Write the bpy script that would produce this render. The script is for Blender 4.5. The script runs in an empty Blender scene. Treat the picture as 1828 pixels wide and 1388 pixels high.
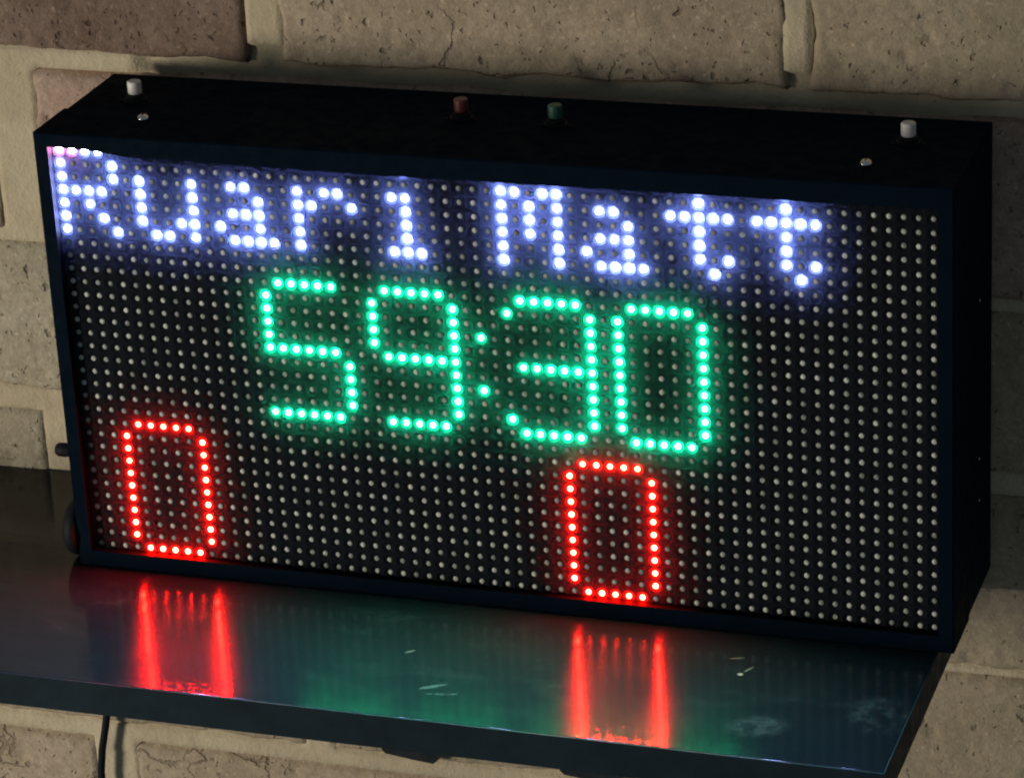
import bpy, bmesh, math, random
import numpy as np
from mathutils import Vector, Matrix, noise

random.seed(7)
U = 0.0012                      # one drawing unit in metres: the dot pitch is 5 units = 6 mm
sc = bpy.context.scene
col = sc.collection

# ------------------------------------------------------------------ camera
CAM = (371.83, -1035.48, 470.38)
R = ((0.9492476, 0.3104167, -0.0506987),
     (0.0784796, -0.3898443, -0.9175306),
     (-0.3045814, 0.8669849, -0.3944202))      # world -> image axes (right, down, forward)
cd = bpy.data.cameras.new('camera')
cam = bpy.data.objects.new('camera', cd)
col.objects.link(cam)
m = Matrix((R[0], [-v for v in R[1]], [-v for v in R[2]])).transposed().to_4x4()
m.translation = Vector(CAM) * U
cam.matrix_world = m
cd.sensor_width = 36.0
cd.lens = 6103.97 * 36.0 / 1828.0
cd.clip_start = 0.05
cd.clip_end = 100.0
sc.camera = cam

# ------------------------------------------------------------------ world, lamp, exposure
w = bpy.data.worlds.new('World')
sc.world = w
w.use_nodes = True
bg = w.node_tree.nodes['Background']
bg.inputs[0].default_value = (0.72, 0.88, 1.0, 1)
bg.inputs[1].default_value = 0.115
ld = bpy.data.lights.new('room_lamp', 'POINT')
ld.energy = 104.0
ld.color = (1.0, 0.89, 0.755)
ld.shadow_soft_size = 0.19
lamp = bpy.data.objects.new('room_lamp', ld)
lamp.location = (-1.42, -1.30, -0.075)
col.objects.link(lamp)
sc.view_settings.view_transform = 'Standard'
sc.view_settings.look = 'None'
sc.view_settings.exposure = 0.0
sc.view_settings.gamma = 1.0
sc.view_settings.use_curve_mapping = False
sc.cycles.use_denoising = True
sc.cycles.use_light_tree = True
sc.cycles.max_bounces = 6
sc.cycles.sample_clamp_indirect = 4.0
sc.cycles.filter_width = 2.1

# ------------------------------------------------------------------ helpers
def link(o, parent=None):
    col.objects.link(o)
    if parent is not None:
        o.parent = parent
        o.matrix_parent_inverse = parent.matrix_world.inverted()
    return o

def mesh_obj(name, verts, faces, mat, parent=None, smooth=False, org=None):
    """verts in drawing units; org = object origin in drawing units"""
    org = np.array(org if org is not None else (0, 0, 0), float)
    v = (np.asarray(verts, float) - org) * U
    me = bpy.data.meshes.new(name)
    me.from_pydata(v.tolist(), [], [list(f) for f in faces])
    me.update()
    if smooth:
        me.polygons.foreach_set('use_smooth', [True] * len(me.polygons))
    if mat is not None:
        me.materials.append(mat)
    o = bpy.data.objects.new(name, me)
    o.location = tuple(org * U)
    col.objects.link(o)
    if parent is not None:
        o.parent = parent
        o.location = tuple(org * U - np.array(parent_world(parent)))
    return o

def parent_world(p):
    loc = np.zeros(3)
    while p is not None:
        loc += np.array(p.location)
        p = p.parent
    return loc

def bm_obj(name, bm, mat, parent=None, smooth=False, org=None):
    bmesh.ops.recalc_face_normals(bm, faces=bm.faces)
    bm.verts.index_update()
    v = [tuple(x.co) for x in bm.verts]
    f = [[x.index for x in p.verts] for p in bm.faces]
    bm.free()
    return mesh_obj(name, v, f, mat, parent, smooth, org)

def box_bm(x0, x1, y0, y1, z0, z1, bevel=0.0, seg=2):
    bm = bmesh.new()
    bmesh.ops.create_cube(bm, size=1.0)
    for v in bm.verts:
        v.co = ((x0 + x1) / 2 + v.co.x * (x1 - x0), (y0 + y1) / 2 + v.co.y * (y1 - y0), (z0 + z1) / 2 + v.co.z * (z1 - z0))
    if bevel:
        bmesh.ops.bevel(bm, geom=list(bm.edges), offset=bevel, segments=seg, affect='EDGES', profile=0.6)
    return bm

def lathe_bm(prof, c, axis='Z', seg=28):
    """prof: list of (radius, height) from bottom to top, closed by caps"""
    bm = bmesh.new()
    rings = []
    for r, h in prof:
        ring = []
        for k in range(seg):
            a = 2 * math.pi * k / seg
            p = (r * math.cos(a), r * math.sin(a), h)
            if axis == 'X':
                p = (p[2], p[0], p[1])
            elif axis == 'Y':
                p = (p[0], p[2], p[1])
            ring.append(bm.verts.new((c[0] + p[0], c[1] + p[1], c[2] + p[2])))
        rings.append(ring)
    for a, b in zip(rings, rings[1:]):
        for k in range(seg):
            bm.faces.new((a[k], a[(k + 1) % seg], b[(k + 1) % seg], b[k]))
    bm.faces.new(rings[0]); bm.faces.new(rings[-1])
    return bm

def tube_bm(pts, r, seg=10):
    bm = bmesh.new()
    rings = []
    for i, p in enumerate(pts):
        p = Vector(p)
        t = (Vector(pts[min(i + 1, len(pts) - 1)]) - Vector(pts[max(i - 1, 0)])).normalized()
        a = t.cross(Vector((0, 1, 0)))
        a.normalize(); b = t.cross(a)
        rings.append([bm.verts.new(p + (a * math.cos(2 * math.pi * k / seg) + b * math.sin(2 * math.pi * k / seg)) * r) for k in range(seg)])
    for a, b in zip(rings, rings[1:]):
        for k in range(seg):
            bm.faces.new((a[k], a[(k + 1) % seg], b[(k + 1) % seg], b[k]))
    bm.faces.new(rings[0]); bm.faces.new(rings[-1])
    return bm

def thing(name, label, cat, loc, group=None):
    o = bpy.data.objects.new(name, None)
    o.empty_display_size = 0.02
    o.location = tuple(np.array(loc, float) * U)
    col.objects.link(o)
    tag(o, label, cat, group)
    return o

def tag(o, label, cat, group=None):
    o['label'] = label
    o['category'] = cat
    if group:
        o['group'] = group

# ------------------------------------------------------------------ materials
class NT:
    def __init__(self, name):
        self.m = bpy.data.materials.new(name)
        self.m.use_nodes = True
        self.t = self.m.node_tree
        self.b = self.t.nodes['Principled BSDF']
        self.out = self.t.nodes['Material Output']
    def n(self, kind, **kw):
        x = self.t.nodes.new(kind)
        for k, v in kw.items():
            setattr(x, k, v)
        return x
    def l(self, a, b):
        self.t.links.new(a, b)
    def noise(self, vec, scale, detail=4, rough=0.6, dist=0.0):
        x = self.n('ShaderNodeTexNoise')
        x.inputs['Scale'].default_value = scale
        x.inputs['Detail'].default_value = detail
        x.inputs['Roughness'].default_value = rough
        x.inputs['Distortion'].default_value = dist
        self.l(vec, x.inputs['Vector'])
        return x.outputs['Fac']
    def ramp(self, fac, lo, hi, a=0.0, b=1.0):
        x = self.n('ShaderNodeMapRange')
        x.interpolation_type = 'SMOOTHSTEP'
        x.inputs['From Min'].default_value = lo
        x.inputs['From Max'].default_value = hi
        x.inputs['To Min'].default_value = a
        x.inputs['To Max'].default_value = b
        self.l(fac, x.inputs['Value'])
        return x.outputs['Result']
    def math(self, op, a, b=None):
        x = self.n('ShaderNodeMath', operation=op)
        for i, v in enumerate((a, b)):
            if v is None:
                continue
            if isinstance(v, (int, float)):
                x.inputs[i].default_value = v
            else:
                self.l(v, x.inputs[i])
        return x.outputs[0]
    def mix(self, fac, a, b):
        x = self.n('ShaderNodeMix', data_type='RGBA')
        for s, v in ((x.inputs['Factor'], fac), (x.inputs['A'], a), (x.inputs['B'], b)):
            if isinstance(v, (int, float)):
                s.default_value = v
            elif isinstance(v, tuple):
                s.default_value = (*v, 1)
            else:
                self.l(v, s)
        return x.outputs['Result']
    def pos(self, scale=None):
        g = self.n('ShaderNodeNewGeometry').outputs['Position']
        if scale:
            x = self.n('ShaderNodeVectorMath', operation='MULTIPLY')
            self.l(g, x.inputs[0]); x.inputs[1].default_value = scale
            return x.outputs[0]
        return g
    def bump(self, h, dist, strength=1.0, prev=None):
        x = self.n('ShaderNodeBump')
        x.inputs['Distance'].default_value = dist
        x.inputs['Strength'].default_value = strength
        self.l(h, x.inputs['Height'])
        if prev is not None:
            self.l(prev, x.inputs['Normal'])
        return x.outputs['Normal']

def plain(name, rgb, rough=0.5, metal=0.0, spec=0.5, grain=None, gd=0.0002, mottle=0.0):
    t = NT(name)
    t.b.inputs['Roughness'].default_value = rough
    t.b.inputs['Metallic'].default_value = metal
    t.b.inputs['Specular IOR Level'].default_value = spec
    t.b.inputs['Base Color'].default_value = (*rgb, 1)
    p = t.pos()
    if mottle:
        f = t.noise(p, 60, 5)
        t.l(t.mix(t.ramp(f, 0.3, 0.7), tuple(c * (1 - mottle) for c in rgb), tuple(c * (1 + mottle) for c in rgb)), t.b.inputs['Base Color'])
        t.l(t.ramp(t.noise(p, 140, 4), 0.3, 0.75, rough * 0.85, min(1, rough * 1.2)), t.b.inputs['Roughness'])
    if grain:
        t.l(t.bump(t.noise(p, grain, 3), gd), t.b.inputs['Normal'])
    return t.m

def brick_mat(name, a, b, dark, pit=0.5, crack=0.5):
    t = NT(name)
    p = t.pos()
    big = t.noise(p, 22, 5, 0.6, 0.4)
    c = t.mix(t.ramp(big, 0.34, 0.68), a, b)
    c = t.mix(t.ramp(t.noise(p, 9, 3, 0.6, 0.6), 0.50, 0.72, 0, 0.35), c, dark)
    mid = t.noise(p, 130, 5, 0.65)
    c = t.mix(t.ramp(mid, 0.50, 0.78, 0, 0.5), c, dark)
    grit = t.noise(p, 330, 4, 0.7)
    c = t.mix(t.ramp(grit, 0.36, 0.62, 0.38, 0), c, dark)
    lightspk = t.noise(p, 420, 3, 0.6)
    c = t.mix(t.ramp(lightspk, 0.58, 0.76, 0, 0.65), c, tuple(min(1, x * 1.45) for x in b))
    # pits: scattered dark holes
    vo = t.n('ShaderNodeTexVoronoi'); vo.inputs['Scale'].default_value = 135
    wv = t.n('ShaderNodeVectorMath', operation='ADD')
    nz = t.n('ShaderNodeTexNoise'); nz.inputs['Scale'].default_value = 160; nz.inputs['Detail'].default_value = 3
    t.l(p, nz.inputs['Vector'])
    ms = t.n('ShaderNodeVectorMath', operation='SCALE'); ms.inputs['Scale'].default_value = 0.010
    t.l(nz.outputs['Color'], ms.inputs[0]); t.l(p, wv.inputs[0]); t.l(ms.outputs[0], wv.inputs[1])
    t.l(wv.outputs[0], vo.inputs['Vector'])
    sepc = t.n('ShaderNodeSeparateColor'); t.l(vo.outputs['Color'], sepc.inputs[0])
    pick = t.math('LESS_THAN', sepc.outputs[0], pit * 0.45)
    pits = t.math('MULTIPLY', t.ramp(vo.outputs['Distance'], 0.30, 0.08), pick)
    # smaller pits
    v2 = t.n('ShaderNodeTexVoronoi'); v2.inputs['Scale'].default_value = 330
    t.l(wv.outputs[0], v2.inputs['Vector'])
    s2 = t.n('ShaderNodeSeparateColor'); t.l(v2.outputs['Color'], s2.inputs[0])
    p2 = t.math('MULTIPLY', t.ramp(v2.outputs['Distance'], 0.36, 0.12), t.math('LESS_THAN', s2.outputs[0], pit * 0.4))
    # cracks: thin lines only here and there
    v3 = t.n('ShaderNodeTexVoronoi', feature='DISTANCE_TO_EDGE'); v3.inputs['Scale'].default_value = 17
    w3 = t.n('ShaderNodeVectorMath', operation='ADD')
    n3 = t.n('ShaderNodeTexNoise'); n3.inputs['Scale'].default_value = 45; n3.inputs['Detail'].default_value = 5
    t.l(p, n3.inputs['Vector'])
    m3 = t.n('ShaderNodeVectorMath', operation='SCALE'); m3.inputs['Scale'].default_value = 0.045
    t.l(n3.outputs['Color'], m3.inputs[0]); t.l(p, w3.inputs[0]); t.l(m3.outputs[0], w3.inputs[1])
    t.l(w3.outputs[0], v3.inputs['Vector'])
    cr = t.math('MULTIPLY', t.ramp(v3.outputs['Distance'], 0.022, 0.006), t.ramp(t.noise(p, 16, 3), 0.50, 0.62, 0, crack))
    holes = t.math('MAXIMUM', t.math('MAXIMUM', pits, t.math('MULTIPLY', p2, 0.7)), cr)
    c = t.mix(t.math('MULTIPLY', holes, 0.55), c, tuple(x * 0.45 for x in dark))
    t.l(c, t.b.inputs['Base Color'])
    t.b.inputs['Roughness'].default_value = 0.92
    t.b.inputs['Specular IOR Level'].default_value = 0.2
    h = t.math('SUBTRACT', t.math('ADD', t.math('MULTIPLY', mid, 0.55), t.math('MULTIPLY', t.noise(p, 700, 4, 0.7), 0.35)), t.math('MULTIPLY', holes, 0.8))
    t.l(t.bump(h, 0.0019, 0.8), t.b.inputs['Normal'])
    return t.m

def mortar_mat():
    t = NT('mortar')
    p = t.pos()
    c = t.mix(t.ramp(t.noise(p, 30, 4), 0.35, 0.7), (0.45, 0.39, 0.27), (0.54, 0.475, 0.335))
    c = t.mix(t.ramp(t.noise(p, 190, 4), 0.55, 0.8, 0, 0.35), c, (0.36, 0.31, 0.2))
    spk = t.noise(p, 420, 2)
    c = t.mix(t.ramp(spk, 0.70, 0.78, 0, 0.7), c, (0.16, 0.13, 0.09))
    t.l(c, t.b.inputs['Base Color'])
    t.b.inputs['Roughness'].default_value = 0.95
    t.b.inputs['Specular IOR Level'].default_value = 0.15
    t.l(t.bump(t.math('ADD', t.noise(p, 240, 5, 0.65), t.math('MULTIPLY', t.noise(p, 900, 3), 0.4)), 0.0012, 0.8), t.b.inputs['Normal'])
    return t.m

def shelf_mat():
    t = NT('shelf_laminate')
    p = t.pos()
    rgb0, rgb1 = (0.0045, 0.0065, 0.009), (0.007, 0.010, 0.013)
    c = t.mix(t.noise(p, 40, 4), rgb0, rgb1)
    # dusty smears, wiped across
    sm = t.ramp(t.noise(t.pos((14, 34, 14)), 1.0, 6, 0.65, 0.8), 0.52, 0.82, 0, 1)
    c = t.mix(t.math('MULTIPLY', sm, 0.028), c, (0.32, 0.34, 0.34))
    # single smudge and flecks at their own spots
    def spot(x, y, rx, ry, ang, n0, n1, amt, rgb):
        nonlocal c
        mp = t.n('ShaderNodeMapping', vector_type='TEXTURE')
        mp.inputs['Location'].default_value = (x * U, y * U, -85 * U)
        mp.inputs['Rotation'].default_value = (0, 0, ang)
        mp.inputs['Scale'].default_value = (rx * U, ry * U, 1)
        t.l(p, mp.inputs['Vector'])
        ln = t.n('ShaderNodeVectorMath', operation='LENGTH'); t.l(mp.outputs[0], ln.inputs[0])
        f = t.math('MULTIPLY', t.ramp(ln.outputs['Value'], 1.0, 0.45), t.ramp(t.noise(p, 220, 4), n0, n1))
        c = t.mix(t.math('MULTIPLY', f, amt), c, rgb)
    spot(112, -68, 13, 9, 0.3, 0.25, 0.75, 0.07, (0.35, 0.36, 0.36))
    spot(150, -52, 14, 16, 0.1, 0.35, 0.75, 0.06, (0.35, 0.36, 0.36))
    spot(-4, -66, 7, 1.2, 0.55, 0.35, 0.6, 0.10, (0.45, 0.5, 0.5))
    spot(2, -70, 8, 0.9, 0.2, 0.4, 0.6, 0.08, (0.45, 0.5, 0.5))
    spot(-20, -43, 2.4, 0.6, 0.7, 0.2, 0.5, 0.16, (0.5, 0.52, 0.5))
    spot(97, -34, 1.3, 1.1, 0.0, 0.1, 0.3, 0.4, (0.5, 0.5, 0.48))
    spot(99, -30, 0.5, 3.2, -0.5, 0.1, 0.4, 0.2, (0.5, 0.5, 0.48))
    spot(93, -23, 3.5, 0.45, 0.3, 0.1, 0.4, 0.15, (0.5, 0.5, 0.48))
    t.l(c, t.b.inputs['Base Color'])
    grain = t.noise(t.pos((14, 230, 14)), 1.0, 4, 0.55, 0.15)
    fine = t.noise(t.pos((90, 1900, 90)), 1.0, 3, 0.55)
    t.l(t.math('ADD', t.ramp(t.noise(p, 30, 4), 0.3, 0.75, 0.20, 0.27), t.math('MULTIPLY', sm, 0.07)), t.b.inputs['Roughness'])
    t.b.inputs['Specular IOR Level'].default_value = 0.03
    t.b.inputs['Coat Weight'].default_value = 0.45
    t.b.inputs['Coat Roughness'].default_value = 0.018
    t.b.inputs['Anisotropic'].default_value = 0.7        # brushed along the length of the board
    tg = t.n('ShaderNodeCombineXYZ'); tg.inputs[1].default_value = 1.0
    t.l(tg.outputs[0], t.b.inputs['Tangent'])
    nb = t.bump(t.math('ADD', grain, t.math('MULTIPLY', fine, 0.25)), 0.00009, 1.0)
    t.l(nb, t.b.inputs['Normal']); t.l(nb, t.b.inputs['Coat Normal'])
    return t.m

def emit(name, rgb):
    t = NT(name)
    e = t.n('ShaderNodeEmission')
    e.inputs['Color'].default_value = (*rgb, 1)
    t.l(t.ramp(t.n('ShaderNodeObjectInfo').outputs['Random'], 0.0, 1.0, 0.75, 1.25), e.inputs['Strength'])
    t.l(e.outputs[0], t.out.inputs['Surface'])
    t.m.cycles.emission_sampling = 'FRONT'
    return t.m

def unlit_mat():
    t = NT('led_epoxy')
    g = t.n('ShaderNodeNewGeometry')
    rp = t.math('FRACT', t.math('ADD', g.outputs['Random Per Island'], t.n('ShaderNodeObjectInfo').outputs['Random']))
    c = t.mix(rp, (0.20, 0.22, 0.20), (0.60, 0.63, 0.57))
    c = t.mix(t.ramp(t.noise(g.outputs['Position'], 170, 2), 0.45, 0.75, 0, 0.3), c, (0.42, 0.44, 0.28))
    t.l(c, t.b.inputs['Base Color'])
    t.b.inputs['Roughness'].default_value = 0.3
    t.l(t.bump(t.noise(g.outputs['Position'], 650, 3), 0.0009, 1.0), t.b.inputs['Normal'])
    return t.m

M = {}
M['case'] = plain('case_plastic', (0.0013, 0.0058, 0.0125), 0.7, spec=0.025, grain=900, gd=0.00012, mottle=0.08)
M['mask'] = plain('mask_plastic', (0.0072, 0.0090, 0.012), 0.75, spec=0.04, grain=1500, gd=0.00005)
_b = M['mask'].node_tree.nodes['Principled BSDF']          # subsurface spread added to imitate camera bloom around the lit dots
_b.subsurface_method = 'BURLEY'
_b.inputs['Subsurface Weight'].default_value = 0.5
_b.inputs['Subsurface Radius'].default_value = (1.0, 1.0, 1.0)
_b.inputs['Subsurface Scale'].default_value = 0.026
M['board'] = shelf_mat()
M['dimmed_wall'] = plain('opening_wall_dimmed', (0.0016, 0.0018, 0.0022), 0.8, spec=0.03)  # case wall inside the opening, its lit look toned down by colour
M['edge'] = plain('edge_banding', (0.005, 0.015, 0.022), 0.65, spec=0.15, mottle=0.2)
M['black_metal'] = plain('bracket_paint', (0.006, 0.010, 0.013), 0.45, spec=0.4, mottle=0.3)
M['rubber'] = plain('black_rubber', (0.005, 0.007, 0.010), 0.65, spec=0.15, grain=600)
M['steel'] = plain('screw_steel', (0.75, 0.74, 0.72), 0.22, metal=1.0)
M['cap_white'] = plain('cap_white', (0.66, 0.65, 0.62), 0.35)
M['cap_red'] = plain('cap_red', (0.12, 0.03, 0.03), 0.35)
M['cap_green'] = plain('cap_green', (0.025, 0.09, 0.065), 0.35)
M['lit_white'] = emit('led_white_glow', (460, 540, 1450))
M['lit_green'] = emit('led_green_glow', (7.0, 950, 330))
M['lit_red'] = emit('led_red_glow', (1150, 4.5, 2.2))
M['lit_pink'] = emit('led_pink_glow', (1500, 420, 950))  # white dots with the pink halo at the lip put into their emission
M['unlit'] = unlit_mat()
M['mortar'] = mortar_mat()
M['b_beige'] = brick_mat('brick_beige', (0.37, 0.305, 0.215), (0.46, 0.385, 0.285), (0.215, 0.165, 0.12), 0.5, 0.8)
M['b_tan'] = brick_mat('brick_tan', (0.35, 0.295, 0.205), (0.43, 0.365, 0.26), (0.215, 0.175, 0.125), 0.3, 0.3)
M['b_pink'] = brick_mat('brick_pinkish', (0.40, 0.29, 0.225), (0.46, 0.36, 0.285), (0.22, 0.15, 0.12), 0.5, 0.3)
M['b_grey'] = brick_mat('brick_grey', (0.40, 0.36, 0.26), (0.47, 0.43, 0.33), (0.20, 0.17, 0.12), 0.6, 0.5)
M['b_brown'] = brick_mat('brick_brown', (0.180, 0.128, 0.095), (0.250, 0.187, 0.143), (0.085, 0.052, 0.044), 0.6, 0.2)

# ------------------------------------------------------------------ the brick wall
WY = 72.0
wall = thing('brick_wall', 'old wall of beige bricks with cream mortar behind the scoreboard and shelf', 'wall', (0, 122, -340))

def fb(x, y, z, o=4):
    return noise.fractal(Vector((x, y, z)), 0.9, 2.1, o)

def brick_mesh(w, h, seed, step=1.8, top_r=5.0, wob=1.6):
    nx = max(6, int(w / step)); nz = max(6, int(h / step))
    vs = []
    s = seed * 37.7
    for j in range(nz + 1):
        for i in range(nx + 1):
            x = w * i / nx; z = h * j / nz
            dl, dr, db, dt = x, w - x, z, h - z
            e = min(dl, dr, db, dt)
            fade = max(0.0, 1 - e / 9.0)
            ox = fb(z * 0.055 + s, x * 0.02, 3.3) * wob * 1.1 * max(0, 1 - min(dl, dr) / 9.0)
            oz = fb(x * 0.045 + s, z * 0.02, 7.7) * wob * 1.1 * max(0, 1 - min(db, dt) / 9.0)
            y = 0.0
            for d, r in ((dl, 2.2), (dr, 2.2), (db, 1.9), (dt, top_r)):
                r = r * (1 + 0.4 * fb(x * 0.06 + s, z * 0.06, 1.1))
                if d < r:
                    q = 1 - d / r
                    y = max(y, r * (1 - math.sqrt(max(0, 1 - q * q))))
            y += 0.55 * fb(x * 0.035 + s, z * 0.035, 0.5) + 0.28 * fb(x * 0.16 + s, z * 0.16, 2.5, 3)
            c = fb(x * 0.11 + s, z * 0.11, 11.0, 2)
            if c > 0.42:
                y += min(1.3, (c - 0.42) * 4.5)
            vs.append((x - w / 2 + ox, y, z - h / 2 + oz))
    fs = []
    n = nx + 1
    for j in range(nz):
        for i in range(nx):
            a = j * n + i
            fs.append((a, a + 1, a + n + 1, a + n))
    # sides and back
    ring = [i for i in range(n)] + [j * n + nx for j in range(1, nz + 1)] + [nz * n + i for i in range(nx - 1, -1, -1)] + [j * n for j in range(nz - 1, 0, -1)]
    base = len(vs)
    for k in ring:
        x, y, z = vs[k]
        vs.append((x, 34.0, z))
    L = len(ring)
    for k in range(L):
        fs.append((ring[(k + 1) % L], ring[k], base + k, base + (k + 1) % L))
    fs.append([base + k for k in range(L)])
    return vs, fs

courses = [
    (-340, -277, [-512, -307, -107, 95, 295, 497], 10),
    (-268, -205, [-607, -407, None, 6, 205, 405], 10),
    (-197, -133.2, [-512, -307, -107, 95, 295, 497], 10),
    (-130.4, -58.8, [-607, -407, None, -4, 195, 395], 10),
    (-50.2, 12.6, [-512, -307, -102, 100, 300, 500], 10),
    (15.6, 82, [-607, -415, None, -4, 195, 395], 10),
    (89.3, 153, [-512, -309, None, 95, 295, 497], 9),
    (161, 225, [-607, -407, -207, -4, 195, 395], 10),
    (234, 297, [-512, -309, -107, 95, 295, 497], 10),
]
special = {1: (-207, -189.5), 3: (-214, -200), 5: (-221, -203), 6: (-114, -100)}
tints = {(6, 1): 'b_brown', (6, 2): 'b_beige', (6, 3): 'b_tan', (5, 1): 'b_tan', (5, 2): 'b_pink', (5, 3): 'b_pink',
         (4, 0): 'b_grey', (4, 1): 'b_grey', (4, 3): 'b_tan', (3, 1): 'b_grey', (3, 2): 'b_beige', (3, 3): 'b_tan', (2, 3): 'b_tan', (2, 2): 'b_tan',
         (1, 1): 'b_beige', (1, 2): 'b_beige', (1, 3): 'b_tan'}
shared = {}
rnd = random.Random(3)
for ci, (z0, z1, joints, jw) in enumerate(courses):
    js = []
    for j in joints:
        js.append(special[ci] if j is None else (j - jw / 2, j + jw / 2))
    for bi in range(len(js) - 1):
        x0, x1 = js[bi][1], js[bi + 1][0]
        ww, hh = x1 - x0, z1 - z0
        near = x0 < 200 and x1 > -270 and -275 < z0 and z1 < 160
        tint = tints.get((ci, bi)) or rnd.choice(['b_beige', 'b_tan', 'b_pink', 'b_grey', 'b_beige'])
        c = ((x0 + x1) / 2, WY, (z0 + z1) / 2)
        if near:
            vs, fs = brick_mesh(ww, hh, ci * 7 + bi, 1.7)
            o = mesh_obj('brick', [(c[0] + a, c[1] + b, c[2] + d) for a, b, d in vs], fs, M[tint], wall, True, c)
        else:
            key = rnd.randrange(3)
            if (key, tint) not in shared:
                vs, fs = brick_mesh(192, 64, 90 + key, 6.0)
                o = mesh_obj('brick', [(c[0] + a, c[1] + b, c[2] + d) for a, b, d in vs], fs, M[tint], wall, True, c)
                shared[(key, tint)] = o
            else:
                o = shared[(key, tint)].copy()
                col.objects.link(o)
                o.location = tuple(np.array(c) * U - parent_world(wall))
            o.scale = (ww / 192, 1, hh / 64)

# mortar: one uneven bed that fills the joints between the bricks
mx = np.arange(-612, 506, 2.3); mz = np.arange(-345, 304, 2.3)
vs = []
def in_brick(x, z):
    for ci, (z0, z1, joints, jw) in enumerate(courses):
        if z0 + 1.2 < z < z1 - 1.2:
            for j in joints:
                a, b = special[ci] if j is None else (j - jw / 2, j + jw / 2)
                if a - 1.2 < x < b + 1.2:
                    return False
            return True
    return False
for z in mz:
    for x in mx:
        y = WY + 1.1 + 0.7 * fb(x * 0.02, z * 0.05, 5.5, 3) + 0.35 * fb(x * 0.2, z * 0.2, 1.5, 2)
        if z > 78 and z < 95:
            t_ = min(1, max(0, (x + 160) / 5))
            y += -0.5 * (1 - t_) + 3.4 * t_  # joint sunk past the step to deepen the box's shadow and end it sharply
        if z < -190 and z > -210:
            y -= 0.6
        if in_brick(x, z):
            y = WY + 6.0
        vs.append((x, y, z))
n = len(mx)
fs = [(j * n + i, j * n + i + 1, (j + 1) * n + i + 1, (j + 1) * n + i) for j in range(len(mz) - 1) for i in range(n - 1)]
ring = list(range(n)) + [j * n + n - 1 for j in range(1, len(mz))] + [(len(mz) - 1) * n + i for i in range(n - 2, -1, -1)] + [j * n for j in range(len(mz) - 2, 0, -1)]
base = len(vs)
for k in ring:
    vs.append((vs[k][0], 122.0, vs[k][2]))
L = len(ring)
for k in range(L):
    fs.append((ring[(k + 1) % L], ring[k], base + k, base + (k + 1) % L))
fs.append([base + k for k in range(L)])
mesh_obj('mortar', vs, fs, M['mortar'], wall, True)

# ------------------------------------------------------------------ the shelf
shelf = thing('wall_shelf', 'glossy black wall shelf carrying the scoreboard, scratched and dusty', 'shelf', (-120, 71, -97.5))
bm_obj('board', box_bm(-430, 158.9, -88.9, 71.2, -97.6, -85.0, 0.3, 2), M['board'], shelf)
bm_obj('edge_band', box_bm(-430, 159.5, -89.5, -88.92, -97.55, -85.06, 0.2, 2), M['edge'], shelf)
bm_obj('edge_band', box_bm(158.92, 159.5, -88.9, 71.2, -97.55, -85.06, 0.2, 2), M['edge'], shelf)
for bx in (-78.5, -4.5):
    prof = [(0, -98.0), (27, -98.0), (27, -190.5), (21.5, -195.8), (15, -195.2), (1.6, -193.6), (0, -192)]
    bm = bmesh.new()
    a = [bm.verts.new((bx + x, 67.0, z)) for x, z in prof]
    b = [bm.verts.new((bx + x, 71.6, z)) for x, z in prof]
    bm.faces.new(a); bm.faces.new(b[::-1])
    for k in range(len(prof)):
        k2 = (k + 1) % len(prof)
        bm.faces.new((a[k], a[k2], b[k2], b[k]))
    # horizontal leg under the board
    bmesh.ops.recalc_face_normals(bm, faces=bm.faces)
    br = bm_obj('bracket', bm, M['black_metal'], shelf)
    bm_obj('bracket_arm', box_bm(bx, bx + 27, -58, 66.9, -102.4, -97.7, 0.5, 1), M['black_metal'], br)
    for zz in (-125, -170):
        bm_obj('screw', lathe_bm([(2.6, 0), (2.6, -0.8), (1.6, -1.6)], (bx + 13.5, 67.0, zz), 'Y', 14), M['steel'], br)

# cable hanging below the shelf
pts = []
for k in range(25):
    q = k / 24
    z = -97.7 - q * 240
    x = -189.0 - 13.0 * (max(0, q - 0.30) / 0.18 if q < 0.48 else 1.0) + 2.0 * math.sin(q * 5) * max(0, q - 0.5)
    if q < 0.48:
        x = -193.2 - 9.5 * max(0.0, (q - 0.28) / 0.20) ** 1.3 - 0.0
    else:
        x = -202.7 - 8 * (q - 0.48)
    pts.append((x, 66.0 + 1.0 * math.sin(q * 4), z))
cb = bm_obj('cable', tube_bm(pts, 1.55, 12), M['rubber'], None, True, (-193, 66, -97.7))
tag(cb, 'thin black cable hanging from under the shelf against the mortar joint', 'cable')

# ------------------------------------------------------------------ the scoreboard
sb = thing('scoreboard', 'black box scoreboard with lit dots reading Ruari Matt 59:30 on the shelf', 'scoreboard', (0, 30, -85))

# front bezel: a ring whose top inner edge sags a little
XO, ZO = 165.0, 85.0
top_in = [(-160, 80.3), (-146, 80.0), (-138, 79.2), (-128, 78.2), (-103, 77.85), (-60, 77.6), (-26, 77.5), (30, 77.6), (79, 77.8), (146, 77.8), (160, 77.9)]
inner = top_in + [(160, -79.0), (-160, -79.0)]
outer = [(-XO, ZO)] + [(x * XO / 160, ZO) for x, _ in top_in[1:-1]] + [(XO, ZO), (XO, -ZO), (-XO, -ZO)]
loops = [(outer, 23.0, 0), (outer, -3.5, 0), (outer, -4.0, 0.5), (inner, -4.0, -0.3), (inner, -3.7, 0), (inner, 3.0, 0)]
vs, fs = [], []
for lp, y, ins in loops:
    for x, z in lp:
        vs.append((x - math.copysign(ins, x) * (1 if abs(x) > 150 else 0), y, z - math.copysign(ins, z)))
n = len(inner)
for k in range(len(loops) - 1):
    for i in range(n):
        a = k * n + i; b = k * n + (i + 1) % n
        fs.append((a, b, b + n, a + n))
k = len(loops) - 1
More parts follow.
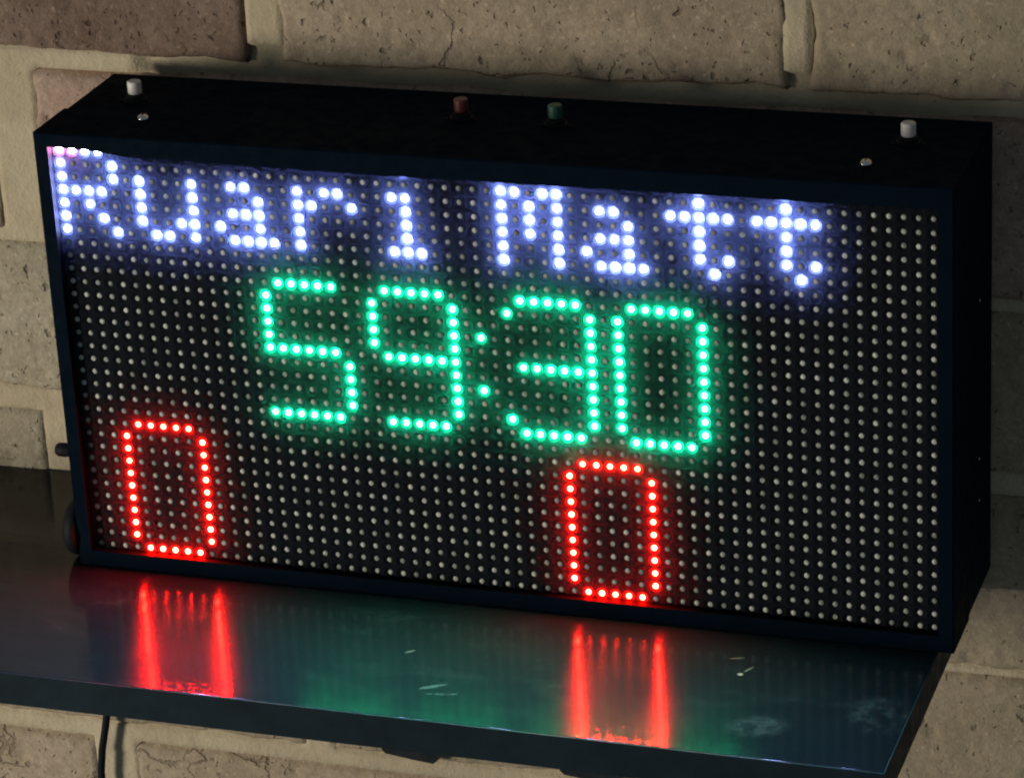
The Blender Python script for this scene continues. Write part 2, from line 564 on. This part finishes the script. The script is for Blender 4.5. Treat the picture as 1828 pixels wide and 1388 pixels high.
for i in range(n):
    a = k * n + i; b = k * n + (i + 1) % n
    fs.append((a, b, (i + 1) % n, i))
bez = mesh_obj('front_bezel', vs, fs, M['case'], sb)
bez.data.materials.append(M['dimmed_wall'])                     # inner wall coloured darker to hold back the dots' glare on it
for i in range(n):
    bez.data.polygons[4 * n + i].material_index = 1
bm = bmesh.new(); bm.from_mesh(bez.data); bmesh.ops.recalc_face_normals(bm, faces=bm.faces); bm.to_mesh(bez.data); bm.free()
bm_obj('rear_housing', box_bm(-164.5, 164.5, 23.05, 65.3, -84.95, 84.5, 0.35, 2), M['case'], sb)

# the dot matrix: black mask with a dish for every dot
PX, NC, NR = 5.0, 64, 32
def dot_xz(c, r):
    return (c - 31.5) * PX, (15.5 - r) * PX
def sq16(h):
    p = []
    for k in range(4):
        p.append((h, -h + 2 * h * k / 4))
    for k in range(4):
        p.append((h - 2 * h * k / 4, h))
    for k in range(4):
        p.append((-h, h - 2 * h * k / 4))
    for k in range(4):
        p.append((-h + 2 * h * k / 4, -h))
    return p
ang = [math.atan2(z, x) for x, z in sq16(1)]
def circ16(r):
    return [(r * math.cos(a), r * math.sin(a)) for a in ang]
tmpl = []
for pts2, y in ((sq16(2.5), 0.12), (sq16(2.44), 0.0), (circ16(2.38), 0.02), (circ16(1.8), 0.46), (circ16(1.08), 0.78)):
    tmpl += [(x, y, z) for x, z in pts2]
tmpl = np.array(tmpl + [(0, 0.80, 0)])
tf = []
for k in range(4):
    for i in range(16):
        j = (i + 1) % 16
        tf.append((k * 16 + i, k * 16 + j, (k + 1) * 16 + j, (k + 1) * 16 + i))
tf4 = np.array(tf)
tf3 = np.array([(64 + i, 64 + (i + 1) % 16, 80) for i in range(16)])
V, F4, F3 = [], [], []
for r in range(NR):
    for c in range(NC):
        x, z = dot_xz(c, r)
        o0 = (r * NC + c) * len(tmpl)
        V.append(tmpl + np.array((x, 0, z))); F4.append(tf4 + o0); F3.append(tf3 + o0)
faces = np.concatenate(F4).tolist() + np.concatenate(F3).tolist()
panel = mesh_obj('led_panel', np.concatenate(V), faces, M['mask'], sb, False, (0, 0, 0))
panel['label'] = 'black dot matrix panel with lit white, green and red dots'
bm_obj('panel_back', box_bm(-159.9, 159.9, 0.95, 9, -79.9, 79.9), M['rubber'], panel)

# one dot: a small domed lens
def led_tmpl(seg=10):
    prof = [(1.00, 0.80), (1.02, 0.42), (0.88, 0.20), (0.5, 0.06)]
    v = []
    for r_, y in prof:
        for k in range(seg):
            a = 2 * math.pi * (k + 0.5) / seg
            v.append((r_ * math.cos(a), y, r_ * math.sin(a)))
    v.append((0, 0.02, 0))
    f = []
    for q in range(len(prof) - 1):
        for k in range(seg):
            k2 = (k + 1) % seg
            f.append((q * seg + k, q * seg + k2, (q + 1) * seg + k2, (q + 1) * seg + k))
    q = len(prof) - 1
    for k in range(seg):
        f.append((q * seg + k, q * seg + (k + 1) % seg, len(v) - 1))
    return np.array(v), f
LV, LF = led_tmpl()

FONT = {'R': (0x7F, 0x09, 0x19, 0x29, 0x46), 'u': (0x3C, 0x40, 0x40, 0x20, 0x7C), 'a': (0x20, 0x54, 0x54, 0x78, 0x40),
        'r': (0x7C, 0x08, 0x04, 0x04, 0x08), 'i': (0x00, 0x44, 0x7D, 0x40, 0x00), 'M': (0x7F, 0x02, 0x1C, 0x02, 0x7F),
        't': (0x04, 0x04, 0x3F, 0x44, 0x24)}
lit = {}
def put(s, c0):
    for k, ch in enumerate(s):
        for x, bits in enumerate(FONT[ch]):
            for y in range(7):
                if bits >> y & 1:
                    lit[(c0 + 6 * k + x, y)] = 'lit_white'
put('Ruari', 0); put('Matt', 33)
def H(c0, c1, r, m_): 
    for c in range(c0, c1 + 1): lit[(c, r)] = m_
def Vv(c, r0, r1, m_):
    for r in range(r0, r1 + 1): lit[(c, r)] = m_
g = 'lit_green'
H(16, 20, 9, g); Vv(15, 10, 14, g); H(15, 20, 14, g); Vv(21, 15, 18, g); H(15, 20, 19, g)
H(24, 28, 9, g); Vv(23, 10, 13, g); H(24, 28, 14, g); Vv(29, 10, 18, g); H(24, 28, 19, g)
H(31, 31, 12, g); H(31, 31, 16, g)
H(34, 38, 9, g); H(33, 33, 10, g); Vv(39, 10, 18, g); H(34, 38, 14, g); H(33, 33, 18, g); H(34, 38, 19, g)
H(42, 46, 9, g); Vv(41, 10, 18, g); Vv(47, 10, 18, g); H(42, 46, 19, g)
rd = 'lit_red'
for c0 in (3, 37):
    H(c0 + 1, c0 + 5, 21, rd); Vv(c0, 22, 30, rd); Vv(c0 + 6, 22, 30, rd); H(c0 + 1, c0 + 5, 31, rd)

led_mesh = {}
def led_object(c, r, mk):
    if mk not in led_mesh:
        me = bpy.data.meshes.new('led')
        me.from_pydata((LV * U).tolist(), [], LF); me.update()
        me.polygons.foreach_set('use_smooth', [True] * len(me.polygons))
        me.materials.append(M[mk])
        led_mesh[mk] = me
    o = bpy.data.objects.new('led', led_mesh[mk])
    x, z = dot_xz(c, r)
    o.location = (x * U, 0, z * U)
    col.objects.link(o)
    o.parent = panel
    return o
for (c, r), mk in lit.items():
    led_object(c, r, 'lit_pink' if r == 0 and c in (0, 1) else mk)
off = [(c, r) for r in range(NR) for c in range(NC) if (c, r) not in lit]
off.sort(key=lambda q: (Vector((dot_xz(*q)[0], 0, dot_xz(*q)[1])) - Vector(CAM)).length + (500 if q[1] == 0 else 0))
n_single = max(0, 300 - len(lit))
for c, r in off[:n_single]:
    led_object(c, r, 'unlit')
V, F = [], []
for k, (c, r) in enumerate(off[n_single:]):
    x, z = dot_xz(c, r)
    V.append(LV + np.array((x, 0, z)))
    F += [[i + k * len(LV) for i in f] for f in LF]
rest = mesh_obj('leds', np.concatenate(V), F, M['unlit'], panel, True)
rest['kind'] = 'stuff'
rest['label'] = 'unlit pale dots of the panel'

# push buttons on the lid
def button(x, y, cap):
    b = bm_obj('push_button', lathe_bm([(4.4, 0), (4.4, 0.9), (3.3, 1.0), (3.3, 2.2), (2.9, 2.5)], (x, y, 84.5), 'Z', 24), M['rubber'], sb, False, (x, y, 84.5))
    bm_obj('cap', lathe_bm([(1.2, 2.4), (1.2, 2.7), (2.35, 2.9), (2.55, 3.4), (2.55, 7.2), (2.2, 7.6)], (x, y, 84.5), 'Z', 24), M[cap], b, False)
    bm = bmesh.new()
    for a in (0, math.pi):
        r0 = lathe_bm([(0.8, 0), (0.8, 0.5)], (x + 5.4 * math.cos(a + 0.25), y + 2.0 * math.sin(a + 0.25) - 1, 84.4), 'Z', 10)
        me = bpy.data.meshes.new('tmp'); r0.to_mesh(me); r0.free(); bm.from_mesh(me); bpy.data.meshes.remove(me)
    bm_obj('lug', bm, M['rubber'], b)
for x, y, cap in ((-142.9, 36.6, 'cap_white'), (-18.1, 37.2, 'cap_red'), (16.8, 36.3, 'cap_green'), (141.0, 38.3, 'cap_white')):
    button(x, y, cap)
def pan_screw(x, y):
    bm = lathe_bm([(2.1, 0), (2.15, 0.7), (1.9, 1.5), (1.2, 2.1), (0.5, 2.25)], (x, y, 85.0), 'Z', 20)
    s = bm_obj('screw', bm, M['steel'], sb, True, (x, y, 85))
    bm_obj('slot', box_bm(x - 0.22, x + 0.22, y - 1.0, y + 1.0, 86.9, 87.32), M['rubber'], s)
pan_screw(-130.6, 15.6); pan_screw(132.0, 13.4)
for zz in (27.4, -32.2, -48.2):  # tiny steel heads added to stand in for scratch glints on the side
    bm_obj('side_glint', lathe_bm([(0.6, 0), (0.55, 0.15), (0.3, 0.25)], (164.5, 43.2, zz), 'X', 10), M['steel'], sb, True)
# knobs on the side that turns away from the camera
bm_obj('knob', lathe_bm([(2.2, 0), (2.4, -2.0), (2.7, -3.5), (2.6, -6.2), (1.9, -7.2)], (-165.0, 1.5, -41.0), 'X', 20), M['rubber'], sb, True)
bm_obj('dial', lathe_bm([(9.0, 0), (11.0, -0.6), (11.2, -2.6), (10.8, -4.4), (9.6, -5.6), (7.0, -6.2)], (-165.0, 5.0, -73.4), 'X', 36), M['rubber'], sb, True)
